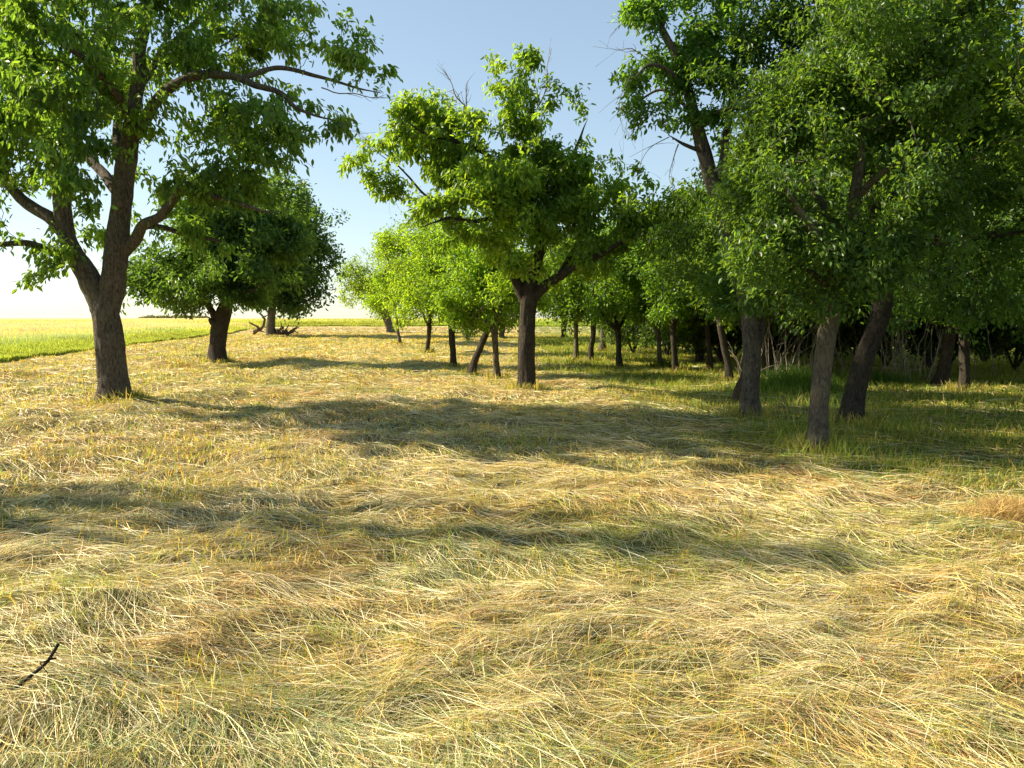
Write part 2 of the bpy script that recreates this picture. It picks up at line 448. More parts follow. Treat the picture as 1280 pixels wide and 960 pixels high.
# ------------------------------------------------------------------ leaves
def leaf_mesh(name, Cn, Ax, L, ar, droop, base, var, parent, seed, spread=.1, yellow=.15, mat=None, cm=.9):
    """Cn: leaf anchor points (world), Ax: local outward direction"""
    r = np.random.RandomState(seed); N = len(Cn)
    B = Cn + np.clip(r.normal(0, 1, (N, 3)), -1.8, 1.8) * spread * np.array((1, 1, .8))
    d = norm(Ax * .6 + r.normal(0, .55, (N, 3)) + np.array((0, 0, -droop)))
    up = norm(r.normal(0, .55, (N, 3)) + np.array((0, 0, 1)))
    sd_ = norm(np.cross(d, up)); nn = np.cross(sd_, d)
    l = (L * r.uniform(.6, 1.25, N))[:, None]; wv = l * ar * .5
    fold = wv * .35
    b = B; t = B + d * l - nn * l * .12
    l1 = B + d * l * .33 + sd_ * wv + nn * fold; l2 = B + d * l * .68 + sd_ * wv * .82 + nn * fold * .6
    r1 = B + d * l * .33 - sd_ * wv + nn * fold; r2 = B + d * l * .68 - sd_ * wv * .82 + nn * fold * .6
    V = np.stack([b, l1, l2, t, r2, r1], 1).reshape(-1, 3)
    o = np.arange(N)[:, None] * 6
    F = np.concatenate([o + np.array([0, 1, 2, 3]), o + np.array([0, 3, 4, 5])], 1).reshape(-1, 4)
    big = n3(B[:, 0] * cm, B[:, 1] * cm, B[:, 2] * cm)
    c = np.array(base)[None] * (1 + .28 * big)[:, None] * r.lognormal(0, var, N)[:, None]
    yy = np.clip(.5 * big + r.normal(0, .35, N), 0, 1)[:, None] * yellow * 3
    c = c * 1.55 + np.clip(yy, 0, 1) * np.array((.07, .06, 0.0))
    return mesh(name, V, F, mat or M_leaf, parent, col=np.repeat(np.clip(c, .004, .5), 6, 0))

# ------------------------------------------------------------------ trees
def grow(nodes, par, att, bf=.25, seg=.22, seed=0, sag=.04, pathlen=None):
    """greedy spanning of the attraction points; returns nodes, parents, tip indices"""
    r = np.random.RandomState(seed)
    nodes = [np.array(p) for p in nodes]; par = list(par)
    pl = list(pathlen)
    NP = np.array(nodes); PL = np.array(pl)
    A = np.array(att); N = len(A)
    best = np.full(N, 1e9); bi = np.zeros(N, int)
    for s0 in range(0, len(NP), 64):
        D = np.linalg.norm(A[:, None] - NP[None, s0:s0 + 64], axis=2) + bf * PL[None, s0:s0 + 64]
        m = D.min(1); k = D.argmin(1) + s0; u = m < best; best[u] = m[u]; bi[u] = k[u]
    alive = np.ones(N, bool); tips = []
    for _ in range(N):
        i = int(np.argmin(np.where(alive, best, 1e18)))
        alive[i] = False
        j = int(bi[i]); p0 = nodes[j]; p1 = A[i]; dist = float(np.linalg.norm(p1 - p0))
        if dist < .03: tips.append(j); continue
        pd = nodes[j] - nodes[par[j]] if par[j] >= 0 else np.array((0, 0, 1.))
        pd = pd / (np.linalg.norm(pd) + 1e-9)
        ctl = p0 + pd * dist * .35 + (p1 - p0) * .2
        ns = max(1, int(round(dist / seg)))
        new = []
        for s in range(1, ns + 1):
            t = s / ns
            q = (1 - t) ** 2 * p0 + 2 * t * (1 - t) * ctl + t * t * p1
            if s < ns: q = q + r.normal(0, sag * min(dist, 1) * .6, 3)
            nodes.append(q); par.append(j); pl.append(pl[j] + dist / ns); j = len(nodes) - 1; new.append(j)
        tips.append(j)
        NN = np.array([nodes[q] for q in new]); LL = np.array([pl[q] for q in new])
        D = np.linalg.norm(A[:, None] - NN[None], axis=2) + bf * LL[None]
        m = D.min(1); k = D.argmin(1); u = m < best; best[u] = m[u]; bi[u] = np.array(new)[k[u]]
    return np.array(nodes), np.array(par), tips

def tree(label, base, limbs, blobs, natt, leaves, Ll, ar=.42, droop=.5, lc=(.045, .10, .018), group=None, name='orchard_tree', cat='tree',
         bark=None, seed=1, gap=-.25, detail=1., spread=.12, yellow=.15, bare=None, barkd=.10, twig_r=.0035, bf=.25, world=False, leafmat=None, gs=.8, shell=3.2, seg=.25, sub=None, ex=None):
    """base: pixel of the trunk foot (or world x,y). limbs: lists of (px,py,radius[,dy]); the first starts at the ground.
    blobs: (px,py,rx,ry[,dy]) in pixels at the tree's distance."""
    r = np.random.RandomState(seed)
    if world: bx, by = base
    else: bx, by = G(*base)
    Y = by
    if world:
        cpx = None
        def PT(p): return np.array((bx + p[0], by + (p[3] if len(p) > 3 else 0), p[1] + float(Hs(bx, by))))
        k = 1.
    else:
        def PT(p): return S(p[0], p[1], Y + (p[3] if len(p) > 3 else 0))
        k = Y / 960.
    zg = float(Hs(bx, by)) - .02
    root = empty(name, (bx, by, zg)); tag(root, label, cat, group)
    org = np.array((bx, by, zg))
    trunk = Tubes(); nodes = []; par = []; pl = []
    for li, limb in enumerate(limbs):
        P = np.array([PT(p) for p in limb]); Rr = np.array([p[2] for p in limb]) * .88
        if li and len(limb) >= 3 and limb[-1][2] <= .05: Rr[-1] = .006
        if li == 0:
            P[0] = (bx, by, zg - .12)
            P = np.vstack([P[:1], P[0] * .5 + P[1] * .5 if P[1][2] - P[0][2] < .35 else P[0] + (P[1] - P[0]) * (.4 / (P[1][2] - P[0][2])), P[1:]])
            Rr = np.concatenate([[Rr[0] * 1.2, Rr[0] * .98], Rr[1:]])
        rm = Rr.max()
        st = max(.05, min(.25, rm * .5)) / detail * (.6 if rm > .12 and detail >= 1 else 1)
        Q, q = spline(P, Rr, st)
        # small crookedness
        if li: Q = Q + np.stack([n2(np.arange(len(Q)) * st * 2.3 + 7 * li + seed, a * 3. + .5, 3) for a in range(3)], -1) * min(.05, rm * .6) * np.linspace(0, 1, len(Q))[:, None] ** .3
        sides = 44 if rm > .12 and detail >= 1 else (14 if rm > .07 else 9)
        if detail < .8: sides = 9
        trunk.add(Q - org, q, sides, bark=barkd, seed=seed + li, foot=(li == 0))
        j0 = len(nodes); stp = max(1, int(.2 / st))
        idx = list(range(0, len(Q), stp))
        if idx[-1] != len(Q) - 1: idx.append(len(Q) - 1)
        # join the limb to the nearest existing node
        if nodes:
            D = np.linalg.norm(np.array(nodes) - Q[0], axis=1); pj = int(D.argmin()); l0 = pl[pj]
        else: pj = -1; l0 = 0
        for q_i, ii in enumerate(idx):
            nodes.append(Q[ii]); par.append(pj if q_i == 0 else len(nodes) - 2)
            l0 += .2 if q_i else 0; pl.append(l0)
    nl = len(nodes)
    # nodes low on the trunk should not sprout
    NP = np.array(nodes)
    zf = zg + (NP[:, 2].max() - zg) * .12
    low = NP[:, 2] < max(zf, zg + .9)
    plx = np.array(pl); plx = np.where(low, 60, plx * .6)
    # attractors
    A = []
    vols = []
    BL = []
    for b in blobs:
        c = PT((b[0], b[1], 0, b[4] if len(b) > 4 else 0)); rx = b[2] * k; rz = b[3] * k
        ry = (b[5] if len(b) > 5 else (rx * .85 + .25 * rz)); BL.append((c, np.array((rx, ry, rz)))); vols.append((rx * ry * rz) ** .8)
    vols = np.array(vols) / sum(vols)
    for (c, rad), v in zip(BL, vols):
        n = max(3, int(natt * v * 2.1))
        ns = 7
        sc_ = norm(r.normal(0, 1, (ns, 3))) * (r.uniform(.45, .9, ns))[:, None]; sr = r.uniform(.3, .52, ns)
        sc_ = np.vstack([sc_, [[0, 0, 0]]]); sr = np.append(sr, .6)
        q_ = r.choice(ns + 1, n, p=sr ** 2 / (sr ** 2).sum())
        d = norm(r.normal(0, 1, (n, 3))) * (r.rand(n) ** (1 / shell))[:, None]
        d2 = norm(r.normal(0, 1, (n, 3))) * (r.rand(n) ** .42)[:, None] * r.lognormal(0, .16, n)[:, None]
        far_ = r.rand(n) < .10; d[far_] *= 1.6
        mixd = np.where((r.rand(n) < .5)[:, None], (sc_[q_] + d * sr[q_][:, None]) * 1.1, d2 * 1.05)
        A.append(c + mixd * rad)
    A = np.vstack(A)
    A = A + np.stack([n3(A[:, 0] * .9 + s_, A[:, 1] * .9, A[:, 2] * .9) for s_ in (0, 17, 31)], -1) * .4
    g = .55 * n3(A[:, 0] * gs + seed, A[:, 1] * gs, A[:, 2] * gs * 1.5) + .75 * n3(A[:, 0] * gs * 2.3 + seed, A[:, 1] * gs * 2.3, A[:, 2] * gs * 2.6)
    A = A[(g > gap + r.normal(0, .1, len(A))) & (A[:, 2] > zg + .5)]
    if len(A) > natt: A = A[r.permutation(len(A))[:natt]]
    N_, P_, tips = grow(nodes, par, A, bf=bf, seg=seg, seed=seed, pathlen=plx)
    n = len(N_)
    # radii: pipe model on the grown part
    rad = np.zeros(n); e = 2.2
    acc = np.zeros(n)
    for i in range(n - 1, nl - 1, -1):
        rad[i] = max(twig_r, acc[i] ** (1 / e)) if acc[i] > 0 else twig_r
        rad[i] = min(rad[i], .11)
        acc[P_[i]] += rad[i] ** e
    kids = [[] for _ in range(n)]
    for i in range(nl, n): kids[P_[i]].append(i)
    br = Tubes()
    stack = [(j, i) for j in range(nl) for i in kids[j]]
    while stack:
        j, i = stack.pop()
        path = [j, i]; cur = i
        while kids[cur]:
            ks = sorted(kids[cur], key=lambda q: -rad[q]); path.append(ks[0])
            for q in ks[1:]: stack.append((cur, q))
            cur = ks[0]
        rr = rad[path].copy(); rr[0] = rr[1]
        mr = rr.max(); sides = 8 if mr > .04 else (5 if mr > .012 else 3)
        br.add(N_[path] - org, rr, sides, cap=False)
    trunk.build('trunk', bark or M_bark, root)
    br.build('branches', M_twig, root)
    if bare:
        for b in bare:
            bt = Tubes()
            P, q = spline([PT(p) for p in b], [p[2] for p in b], .12)
            P = P + np.stack([n2(np.arange(len(P)) * .37 + 11 * len(b) + b[0][0], a * 3. + .5, 3) for a in range(3)], -1) * .06
            bt.add(P - org, q, 5)
            for _s in range(3 * len(b)):
                i = r.randint(len(P) // 3, len(P)); dd = norm((P[min(i + 1, len(P) - 1)] - P[i - 1]) / .1 + r.normal(0, 1.0, 3)); l = r.uniform(.12, .45)
                bt.add(np.array([P[i], P[i] + dd * l * .5 + r.normal(0, .02, 3), P[i] + dd * l]) - org, [q[i] * .6, q[i] * .45, .002], 4)
            bt.build('bare_branch', M_dead, root)
    # leaves : at thin nodes
    thin = np.array([i for i in range(nl, n) if rad[i] < max(.012, twig_r * 1.7)])
    if leaves and len(thin):
        wgt = np.ones(len(thin)); tipset = set(tips); wgt = np.array([5. if i in tipset else 1. for i in thin])
        wgt *= np.exp(r.normal(0, .5, len(thin)))
        pick = r.choice(thin, leaves, p=wgt / wgt.sum())
        fr = r.rand(leaves)[:, None]
        pos = N_[pick] * fr + N_[P_[pick]] * (1 - fr)
        ax = norm(N_[pick] - N_[P_[pick]] + 1e-6)
        leaf_mesh('crown', pos - org, ax, Ll, ar, droop, lc, .22, root, seed + 5, spread, yellow, leafmat)
    return root

# ---- the big cherry in front
tree('large old cherry tree with forked trunk standing nearest the barley field', (145, 507),
     [[(145, 507, .31), (141, 460, .285), (135, 410, .27), (131, 384, .26), (131, 368, .20)],
      [(134, 425, .13), (126, 385, .225), (112, 352, .215), (97, 325, .19), (84, 293, .165), (76, 240, .15), (70, 205, .12), (48, 165, .10), (30, 110, .07), (20, 40, .04)],
      [(84, 295, .13), (62, 272, .125), (36, 255, .11, .2), (0, 222, .09, .3), (-50, 185, .06, .5), (-110, 160, .03, .6)],
      [(92, 325, .10), (71, 318, .09, -.2), (36, 304, .065, -.5), (0, 304, .05, -.8), (-50, 300, .03, -1)],
      [(135, 425, .13), (135, 385, .235), (141, 350, .24), (148, 297, .215), (154, 237, .185), (161, 180, .165), (170, 119, .13), (180, 40, .105), (190, -50, .07), (200, -140, .035)],
      [(162, 178, .12), (180, 150, .115), (200, 120, .10, -.2), (237, 97, .085, -.4), (277, 94, .075, -.5), (329, 107, .055, -.6), (358, 122, .045, -.7), (378, 138, .03, -.7), (425, 152, .015, -.8)],
      [(300, 98, .05, -.5), (348, 85, .045, -.2), (396, 95, .035, 0), (440, 108, .02, .1), (476, 116, .01, .1)],
      [(146, 240, .11), (128, 215, .10, .4), (103, 190, .08, .8), (84, 155, .06, 1.1), (65, 90, .03, 1.3)],
      [(150, 200, .10), (147, 165, .085, .6), (148, 120, .07, .9), (140, 50, .05, 1.2), (120, -30, .025, 1.4)],
      [(156, 315, .12), (168, 300, .11, -.1), (178, 282, .095, -.3), (200, 268, .085, -.5), (224, 241, .08, -.7), (246, 237, .07, -.9), (277, 249, .055, -1), (318, 260, .03, -1.2), (350, 262, .015, -1.3)],
      [(182, 283, .06, -.3), (205, 285, .055, -.1), (237, 294, .045, .1), (270, 300, .03, .3), (294, 308, .018, .4)],
      [(172, 110, .08), (210, 60, .07, .8), (260, 20, .055, 1.4), (320, -10, .03, 1.8)],
      [(165, 160, .08), (140, 110, .07, -1.0), (90, 60, .05, -2.2), (30, 20, .03, -3)],
      [(185, 20, .06), (240, -30, .05, -1), (320, -60, .03, -1.8)]],
     [(60, 60, 150, 110), (20, 190, 80, 70), (110, 20, 100, 100, -2), (235, 30, 110, 75), (350, 55, 80, 50), (435, 88, 48, 36), (300, 10, 100, 60, 1), (320, 140, 70, 30, -.6), (385, 162, 50, 24, -.7), (225, 170, 40, 40, -.2),
      (250, 215, 80, 45, -.8), (310, 172, 76, 42, -.9), (250, 150, 40, 32, -.4), (345, 215, 48, 32, -1.1), (300, 248, 60, 28, -1), (235, 290, 48, 28, -.2), (275, 325, 40, 22, .2), (130, 130, 70, 60), (50, 315, 45, 22, -.6), (20, 335, 40, 14, -.9), (265, 285, 45, 22, -.3), (-80, 150, 110, 120), (100, -150, 220, 120), (90, 150, 70, 60, 1.5), (15, 120, 90, 110, -2.5),
      (240, 140, 60, 35), (95, 270, 28, 22, .5), (215, 330, 32, 16, .2), (180, 235, 30, 40, 1)],
     2700, 68000, .128, .40, .95, (.058, .122, .028), bark=M_bark, seed=3, gap=.12, gs=1.25, name='cherry_tree', spread=.085, yellow=.3,
     bare=[[(420, 150, .012, -.7), (440, 165, .004, -.7)], [(400, 110, .012, 0), (455, 118, .008, 0), (484, 122, .003, 0)]])

# ---- the second cherry with the knotty trunk
tree('cherry tree with leaning dark trunk and a knotty burr, behind the large forked cherry', (272, 455),
     [[(273, 455, .33), (272, 430, .30), (276, 405, .30), (283, 380, .24), (290, 355, .18)],
      [(274, 410, .10), (266, 402, .12, -.2), (262, 398, .06, -.3)],
      [(272, 405, .14), (262, 385, .12), (245, 360, .09), (215, 345, .05), (185, 330, .02)],
      [(287, 365, .16), (300, 330, .12), (330, 300, .08), (365, 280, .04)],
      [(288, 360, .15), (287, 320, .11), (285, 285, .08), (280, 250, .03)],
      [(284, 375, .12), (310, 365, .09, -.8), (340, 350, .05, -1.5)]],
     [(240, 320, 65, 58), (300, 290, 60, 50), (198, 350, 38, 42), (285, 342, 65, 38, -1), (340, 300, 48, 45), (258, 262, 50, 38), (320, 340, 40, 30)],
     1300, 40000, .16, .45, .6, (.042, .092, .024), bark=M_barkd, seed=9, gap=-.3, name='cherry_tree', spread=.15, detail=.9, yellow=.12)
# ---- far round tree with the brush pile
tree('dark round crowned tree far off with a brush pile at its foot', (338, 421),
     [[(338, 421, .42), (338, 408, .40), (340, 390, .34), (345, 350, .2), (350, 290, .08)], [(341, 385, .2), (365, 355, .14), (385, 330, .06)], [(340, 385, .2), (320, 350, .14), (305, 320, .06)]],
     [(355, 315, 60, 68), (352, 262, 42, 38), (375, 345, 38, 45), (318, 350, 35, 35)],
     900, 26000, .36, .5, .2, (.035, .075, .022), bark=M_bark, seed=12, gap=-.7, detail=.6, spread=.4, yellow=.05, name='walnut_tree', seg=.5, twig_r=.01)
# ---- central cherry
tree('cherry tree with stout dark trunk and spiky dead tips standing alone in the middle', (658, 490),
     [[(658, 490, .235), (658, 450, .20), (659, 400, .195), (661, 372, .21), (662, 352, .15)],
      [(659, 390, .10), (650, 360, .13), (643, 346, .11, -.1), (640, 342, .09, -.1)],
      [(661, 392, .12), (664, 350, .16), (673, 320, .13), (677, 300, .12), (660, 265, .10), (643, 238, .09), (625, 216, .075), (608, 194, .065), (580, 179, .05, -.2), (539, 170, .03, -.4), (505, 150, .012, -.5)],
      [(677, 302, .11), (683, 250, .09, .3), (675, 190, .07, .4), (665, 140, .05, .4), (655, 90, .02, .4)],
      [(662, 385, .09), (674, 362, .125), (698, 346, .10, -.1), (720, 333, .08, -.3), (756, 314, .055, -.6), (790, 292, .035, -.8), (815, 266, .02, -1)],
      [(655, 262, .07), (625, 268, .06, -.4), (595, 276, .05, -.8), (560, 274, .035, -1.2), (525, 286, .015, -1.5)],
      [(640, 235, .06), (585, 238, .05, .5), (540, 248, .035, .9), (510, 220, .025, 1), (487, 198, .016, 1), (455, 172, .006, 1)],
      [(684, 240, .07), (705, 215, .055, .2), (722, 180, .04, .2), (735, 150, .02, .2)],
      [(700, 342, .07), (735, 280, .06, .8), (765, 235, .04, 1.2), (780, 210, .02, 1.3)]],
     [(640, 190, 62, 75), (585, 165, 50, 42), (635, 110, 26, 32), (665, 95, 26, 18), (500, 160, 42, 45), (475, 205, 34, 34), (535, 230, 52, 36), (705, 240, 42, 46), (722, 175, 22, 42), (757, 225, 42, 38), (790, 262, 38, 34),
      (650, 280, 60, 42), (600, 300, 48, 30), (720, 305, 55, 30), (560, 190, 50, 35), (660, 335, 40, 14), (570, 265, 40, 25, -1), (690, 350, 30, 12, -.5), (780, 300, 35, 16), (815, 265, 32, 22, -.8), (740, 255, 40, 40), (735, 318, 40, 20, -.6), (775, 295, 35, 22, -1), (610, 240, 60, 40, -.8), (690, 200, 30, 30), (840, 240, 22, 22, -1)],
     2000, 46000, .128, .42, .85, (.078, .148, .022), bark=M_barkd, seed=21, gap=-.06, name='cherry_tree', spread=.085, yellow=.45, gs=1.1,
     bare=[[(590, 150, .02), (570, 118, .014), (562, 100, .008), (552, 84, .003)], [(560, 165, .016), (530, 145, .01), (508, 132, .004)], [(672, 140, .02, .4), (685, 110, .014, .4), (682, 88, .01, .4), (690, 62, .003, .4)],
           [(660, 150, .015, .4), (672, 122, .01, .4), (664, 70, .003, .4)], [(585, 150, .012), (582, 105, .01)], [(490, 202, .012, 1), (465, 185, .008, 1), (447, 165, .003, 1)], [(500, 225, .01, 1), (486, 240, .007, 1), (492, 252, .003, 1)]])

# ---- the rows of small orchard trees
def pr(wpx, Y): return wpx / 960. * Y / 2
SM = [  # foot px, trunk width, fork px, crown blobs, leaves, colour, label, lean/bark
 ((500, 430), 5, (497, 408), [(500, 345, 34, 45), (485, 370, 26, 25), (520, 370, 25, 28), (505, 305, 22, 22)], 12000, (.085, .16, .02), 'slender young tree with bright yellow green crown and thin pale stem near the field edge', M_barkp, .25),
 ((489, 416), 12, (484, 400), [(462, 355, 28, 22), (440, 340, 16, 14), (490, 370, 34, 26), (480, 330, 22, 24)], 9000, (.07, .13, .022), 'far tree with a leafy limb reaching out low over the barley edge', M_bark, .35),
 ((533, 443), 7, (537, 408), [(535, 345, 44, 50), (560, 370, 34, 28), (520, 380, 25, 16), (545, 305, 34, 26)], 15000, (.08, .15, .02), 'small tree with thin dark forked trunk and bright green crown', M_barkd, .2),
 ((567, 459), 10, (565, 395), [(575, 350, 42, 45), (555, 320, 30, 40), (590, 375, 26, 20), (575, 300, 40, 26)], 15000, (.06, .125, .02), 'pollarded straight black trunk with a torn flat top', M_barkd, .17),
 ((588, 469), 11, (607, 418), [(600, 350, 40, 40), (625, 385, 30, 22), (590, 320, 30, 30)], 13000, (.06, .13, .02), 'small tree whose dark trunk leans strongly towards the stout cherry', M_barkd, .17),
 ((623, 473), 10, (618, 415), [(610, 370, 46, 34), (640, 350, 38, 38), (585, 385, 28, 20), (625, 395, 30, 12)], 13000, (.07, .14, .02), 'small crooked tree with pale scarred trunk and low forks', M_bark, .15),
 ((584, 427), 9, (584, 405), [(585, 355, 50, 38), (590, 320, 30, 30)], 6000, (.05, .10, .02), 'distant tree with two thick stems between the black trunks', M_bark, .4),
 ((628, 424), 9, (628, 405), [(628, 365, 40, 32), (625, 330, 30, 30)], 6000, (.05, .10, .02), 'distant broad trunked tree right behind the crooked small tree', M_bark, .4),
 ((706, 425), 8, (706, 404), [(700, 365, 38, 30), (715, 335, 35, 30)], 7000, (.04, .09, .02), 'distant short dark trunk before the bright barley gap', M_barkd, .35),
 ((720, 451), 7, (720, 405), [(715, 350, 36, 42), (735, 375, 28, 22)], 11000, (.045, .10, .02), 'thin straight brown trunk, first past the stout cherry', M_barkp, .2),
 ((739, 453), 8, (742, 402), [(745, 345, 36, 46), (730, 375, 25, 20)], 11000, (.045, .10, .02), 'slim dark trunk leaning beside a thicker pale one', M_barkd, .2),
 ((751, 440), 10, (757, 403), [(765, 345, 38, 45), (775, 315, 35, 30)], 11000, (.04, .095, .02), 'thicker grey trunk leaning slightly over its slim neighbour', M_bark, .28),
 ((775, 461), 9, (772, 412), [(775, 340, 42, 52), (795, 370, 32, 24), (755, 380, 24, 16)], 14000, (.045, .105, .02), 'straight black trunk with a narrow V fork', M_barkd, .18),
 ((793, 429), 8, (793, 406), [(800, 360, 40, 32)], 6000, (.04, .09, .02), 'distant dark stem at the dark thicket edge', M_barkd, .35),
 ((808, 438), 7, (809, 408), [(812, 350, 36, 42), (820, 310, 28, 30)], 8000, (.045, .10, .02), 'distant thin stem with short side forks', M_barkd, .28),
 ((827, 462), 8, (821, 405), [(830, 345, 38, 46), (850, 370, 25, 25), (815, 380, 25, 16)], 13000, (.05, .11, .02), 'brown bowed trunk with weeds at its foot', M_bark, .18),
 ((845, 468), 9, (841, 405), [(850, 330, 44, 52), (865, 285, 36, 36), (870, 375, 28, 20)], 14000, (.045, .105, .02), 'dark upright trunk with tall crown at the wood edge', M_barkd, .17),
 ((878, 452), 5, (878, 412), [(880, 350, 30, 42)], 8000, (.045, .10, .02), 'thin pale stem standing before the thicket', M_dead, .22),
 ((887, 466), 9, (884, 405), [(895, 325, 40, 52), (880, 370, 30, 25)], 12000, (.045, .10, .02), 'dark trunk between the pale stem and the leaning one', M_barkd, .18),
 ((913, 477), 11, (900, 405), [(905, 340, 42, 48), (920, 290, 38, 38)], 14000, (.05, .10, .022), 'slender dark trunk leaning outwards beside the hollow trunk', M_barkd, .16),
 ((901, 449), 9, (899, 405), [(900, 345, 36, 40)], 8000, (.045, .09, .02), 'pale grey bark trunk further back under the wood', M_bark, .25),
]
for i, (ft, wpx, fk, bl, nlv, lc, lab, bk, ll) in enumerate(SM):
    Yt = G(*ft)[1]; rt = pr(wpx, Yt); r = np.random.RandomState(100 + i)
    top = (bl[0][0], bl[0][1])
    limbs = [[(ft[0], ft[1], rt), ((ft[0] * 2 + fk[0]) / 3 + r.uniform(-1.5, 1.5), (ft[1] * 2 + fk[1]) / 3, rt * .9), ((ft[0] + fk[0] * 2) / 3 + r.uniform(-1.5, 1.5), (ft[1] + fk[1] * 2) / 3, rt * .85), (fk[0], fk[1], rt * .9)]]
    nb = 3 + (i % 2)
    bl = [(b[0], b[1] - 4, b[2] * 1.2, b[3] * 1.15) for b in bl]; lc = (lc[0] * 1.15, lc[1] * 1.1, lc[2])
    for j in range(nb):
        tb = bl[j % len(bl)]; ex = tb[0] + r.uniform(-.5, .5) * tb[2]; ey = tb[1] + r.uniform(-.6, .1) * tb[3]; dz = r.uniform(-.9, .9) * tb[2] / 960 * Yt
        if 'V fork' in lab and j < 2: ex = fk[0] + (22 if j else -22)
        limbs.append([(fk[0], fk[1] + 2, rt * .62), (fk[0] * .65 + ex * .35 + r.uniform(-4, 4), fk[1] * .6 + ey * .4, rt * .5, dz * .4), ((fk[0] + ex * 2) / 3, fk[1] * .25 + ey * .75, rt * .3, dz * .8), (ex, ey - 8, rt * .12, dz)])
    if 'pollarded' in lab:
        limbs.append([(fk[0] - 3, fk[1] + 4, rt * .8), (fk[0] - 4, fk[1] - 2, rt * .4)]); limbs.append([(fk[0] + 3, fk[1] + 6, rt * .7), (fk[0] + 5, fk[1], rt * .3)])
    if 'leafy limb' in lab:
        limbs.append([(486, 403, .2), (470, 388, .15), (450, 370, .1), (440, 350, .04)]); bl += [(446, 352, 24, 22), (462, 366, 28, 24), (436, 338, 14, 14)]
    tree(lab, ft, limbs, bl, 480, int(nlv * 1.25), ll * .62, .48, .45, lc, group='orchard trees in the rows behind the stout cherry', name='plum_tree' if i % 3 else 'apple_tree',
         bark=bk, seed=40 + i, gap=-.9 if 'leafy limb' in lab else -.45, detail=.8, spread=ll * .75, yellow=.32, twig_r=.004 + .00012 * Yt, gs=min(1.2, 22 / Yt), seg=.3, barkd=.12)

# ---- the wood edge, front trees
tree('tall plum tree with straight grey trunk and a short pale sawn stub', (1022, 563),
     [[(1022, 563, .135), (1024, 510, .122), (1029, 450, .118), (1037, 400, .118), (1045, 365, .13)],
      [(1043, 372, .08), (1031, 352, .065), (1018, 341, .058), (1010, 337, .052)],
      [(1046, 368, .11), (1056, 330, .10), (1062, 285, .09), (1070, 220, .07), (1075, 150, .05), (1078, 80, .02)],
      [(1045, 370, .08), (1035, 325, .07, -.3), (1005, 270, .05, -.6), (965, 220, .03, -.8)],
      [(1060, 300, .06), (1025, 250, .05, .6), (990, 190, .035, 1), (970, 130, .015, 1.2)],
      [(1066, 250, .05), (1110, 210, .04, -.5), (1160, 190, .02, -.9)]],
     [(1050, 240, 120, 90), (975, 290, 85, 75), (1000, 170, 85, 70), (1110, 150, 110, 90), (930, 330, 50, 60, -.3), (1110, 285, 80, 45), (950, 330, 45, 45, .8), (950, 250, 60, 50), (1060, 40, 110, 90), (1170, 60, 90, 80), (980, 110, 50, 50), (1150, 260, 80, 70), (1180, 310, 50, 40)],
     2200, 66000, .066, .5, .6, (.04, .085, .018), bark=M_barkp, seed=61, gap=-.1, name='plum_tree', spread=.09, yellow=.18, twig_r=.003, gs=.95)
tree('thick leaning dark trunk with a heavy level bent limb, just behind the straight grey trunk', (1060, 530),
     [[(1060, 530, .175), (1069, 490, .16), (1083, 440, .155), (1100, 395, .15), (1106, 340, .145), (1098, 280, .14)],
      [(1104, 305, .11), (1118, 275, .10, -.1), (1135, 290, .095, -.2), (1163, 301, .09, -.3), (1200, 300, .075, -.4), (1245, 296, .06, -.5), (1310, 285, .03, -.6)],
      [(1098, 285, .12), (1088, 230, .10, .2), (1075, 160, .085, .4), (1060, 100, .07, .5), (1050, 20, .05, .5), (1052, -70, .02, .5)],
      [(1086, 220, .07, .2), (1030, 185, .06, .1), (995, 165, .05), (965, 138, .04, -.1), (922, 134, .03, -.2), (890, 142, .012, -.2)],
      [(1095, 270, .08), (1140, 200, .07, .6), (1180, 120, .05, 1), (1200, 30, .03, 1.3)],
      [(1000, 166, .03), (985, 140, .028), (970, 90, .02), (950, 60, .01)]],
     [(1130, 200, 100, 80), (1060, 60, 80, 90), (1190, 110, 90, 100), (1220, 250, 80, 60), (1160, 310, 90, 45), (1000, 90, 50, 80), (1100, 0, 120, 80), (1240, 350, 70, 50), (960, 40, 55, 60, .5), (930, 110, 40, 45), (900, 240, 45, 40, 1.5), (870, 300, 50, 60, 2), (1200, 190, 90, 90), (1130, 100, 90, 80)],
     2400, 70000, .078, .5, .6, (.038, .085, .018), bark=M_barkd, seed=71, gap=-.12, name='plum_tree', spread=.10, yellow=.2, gs=.9)
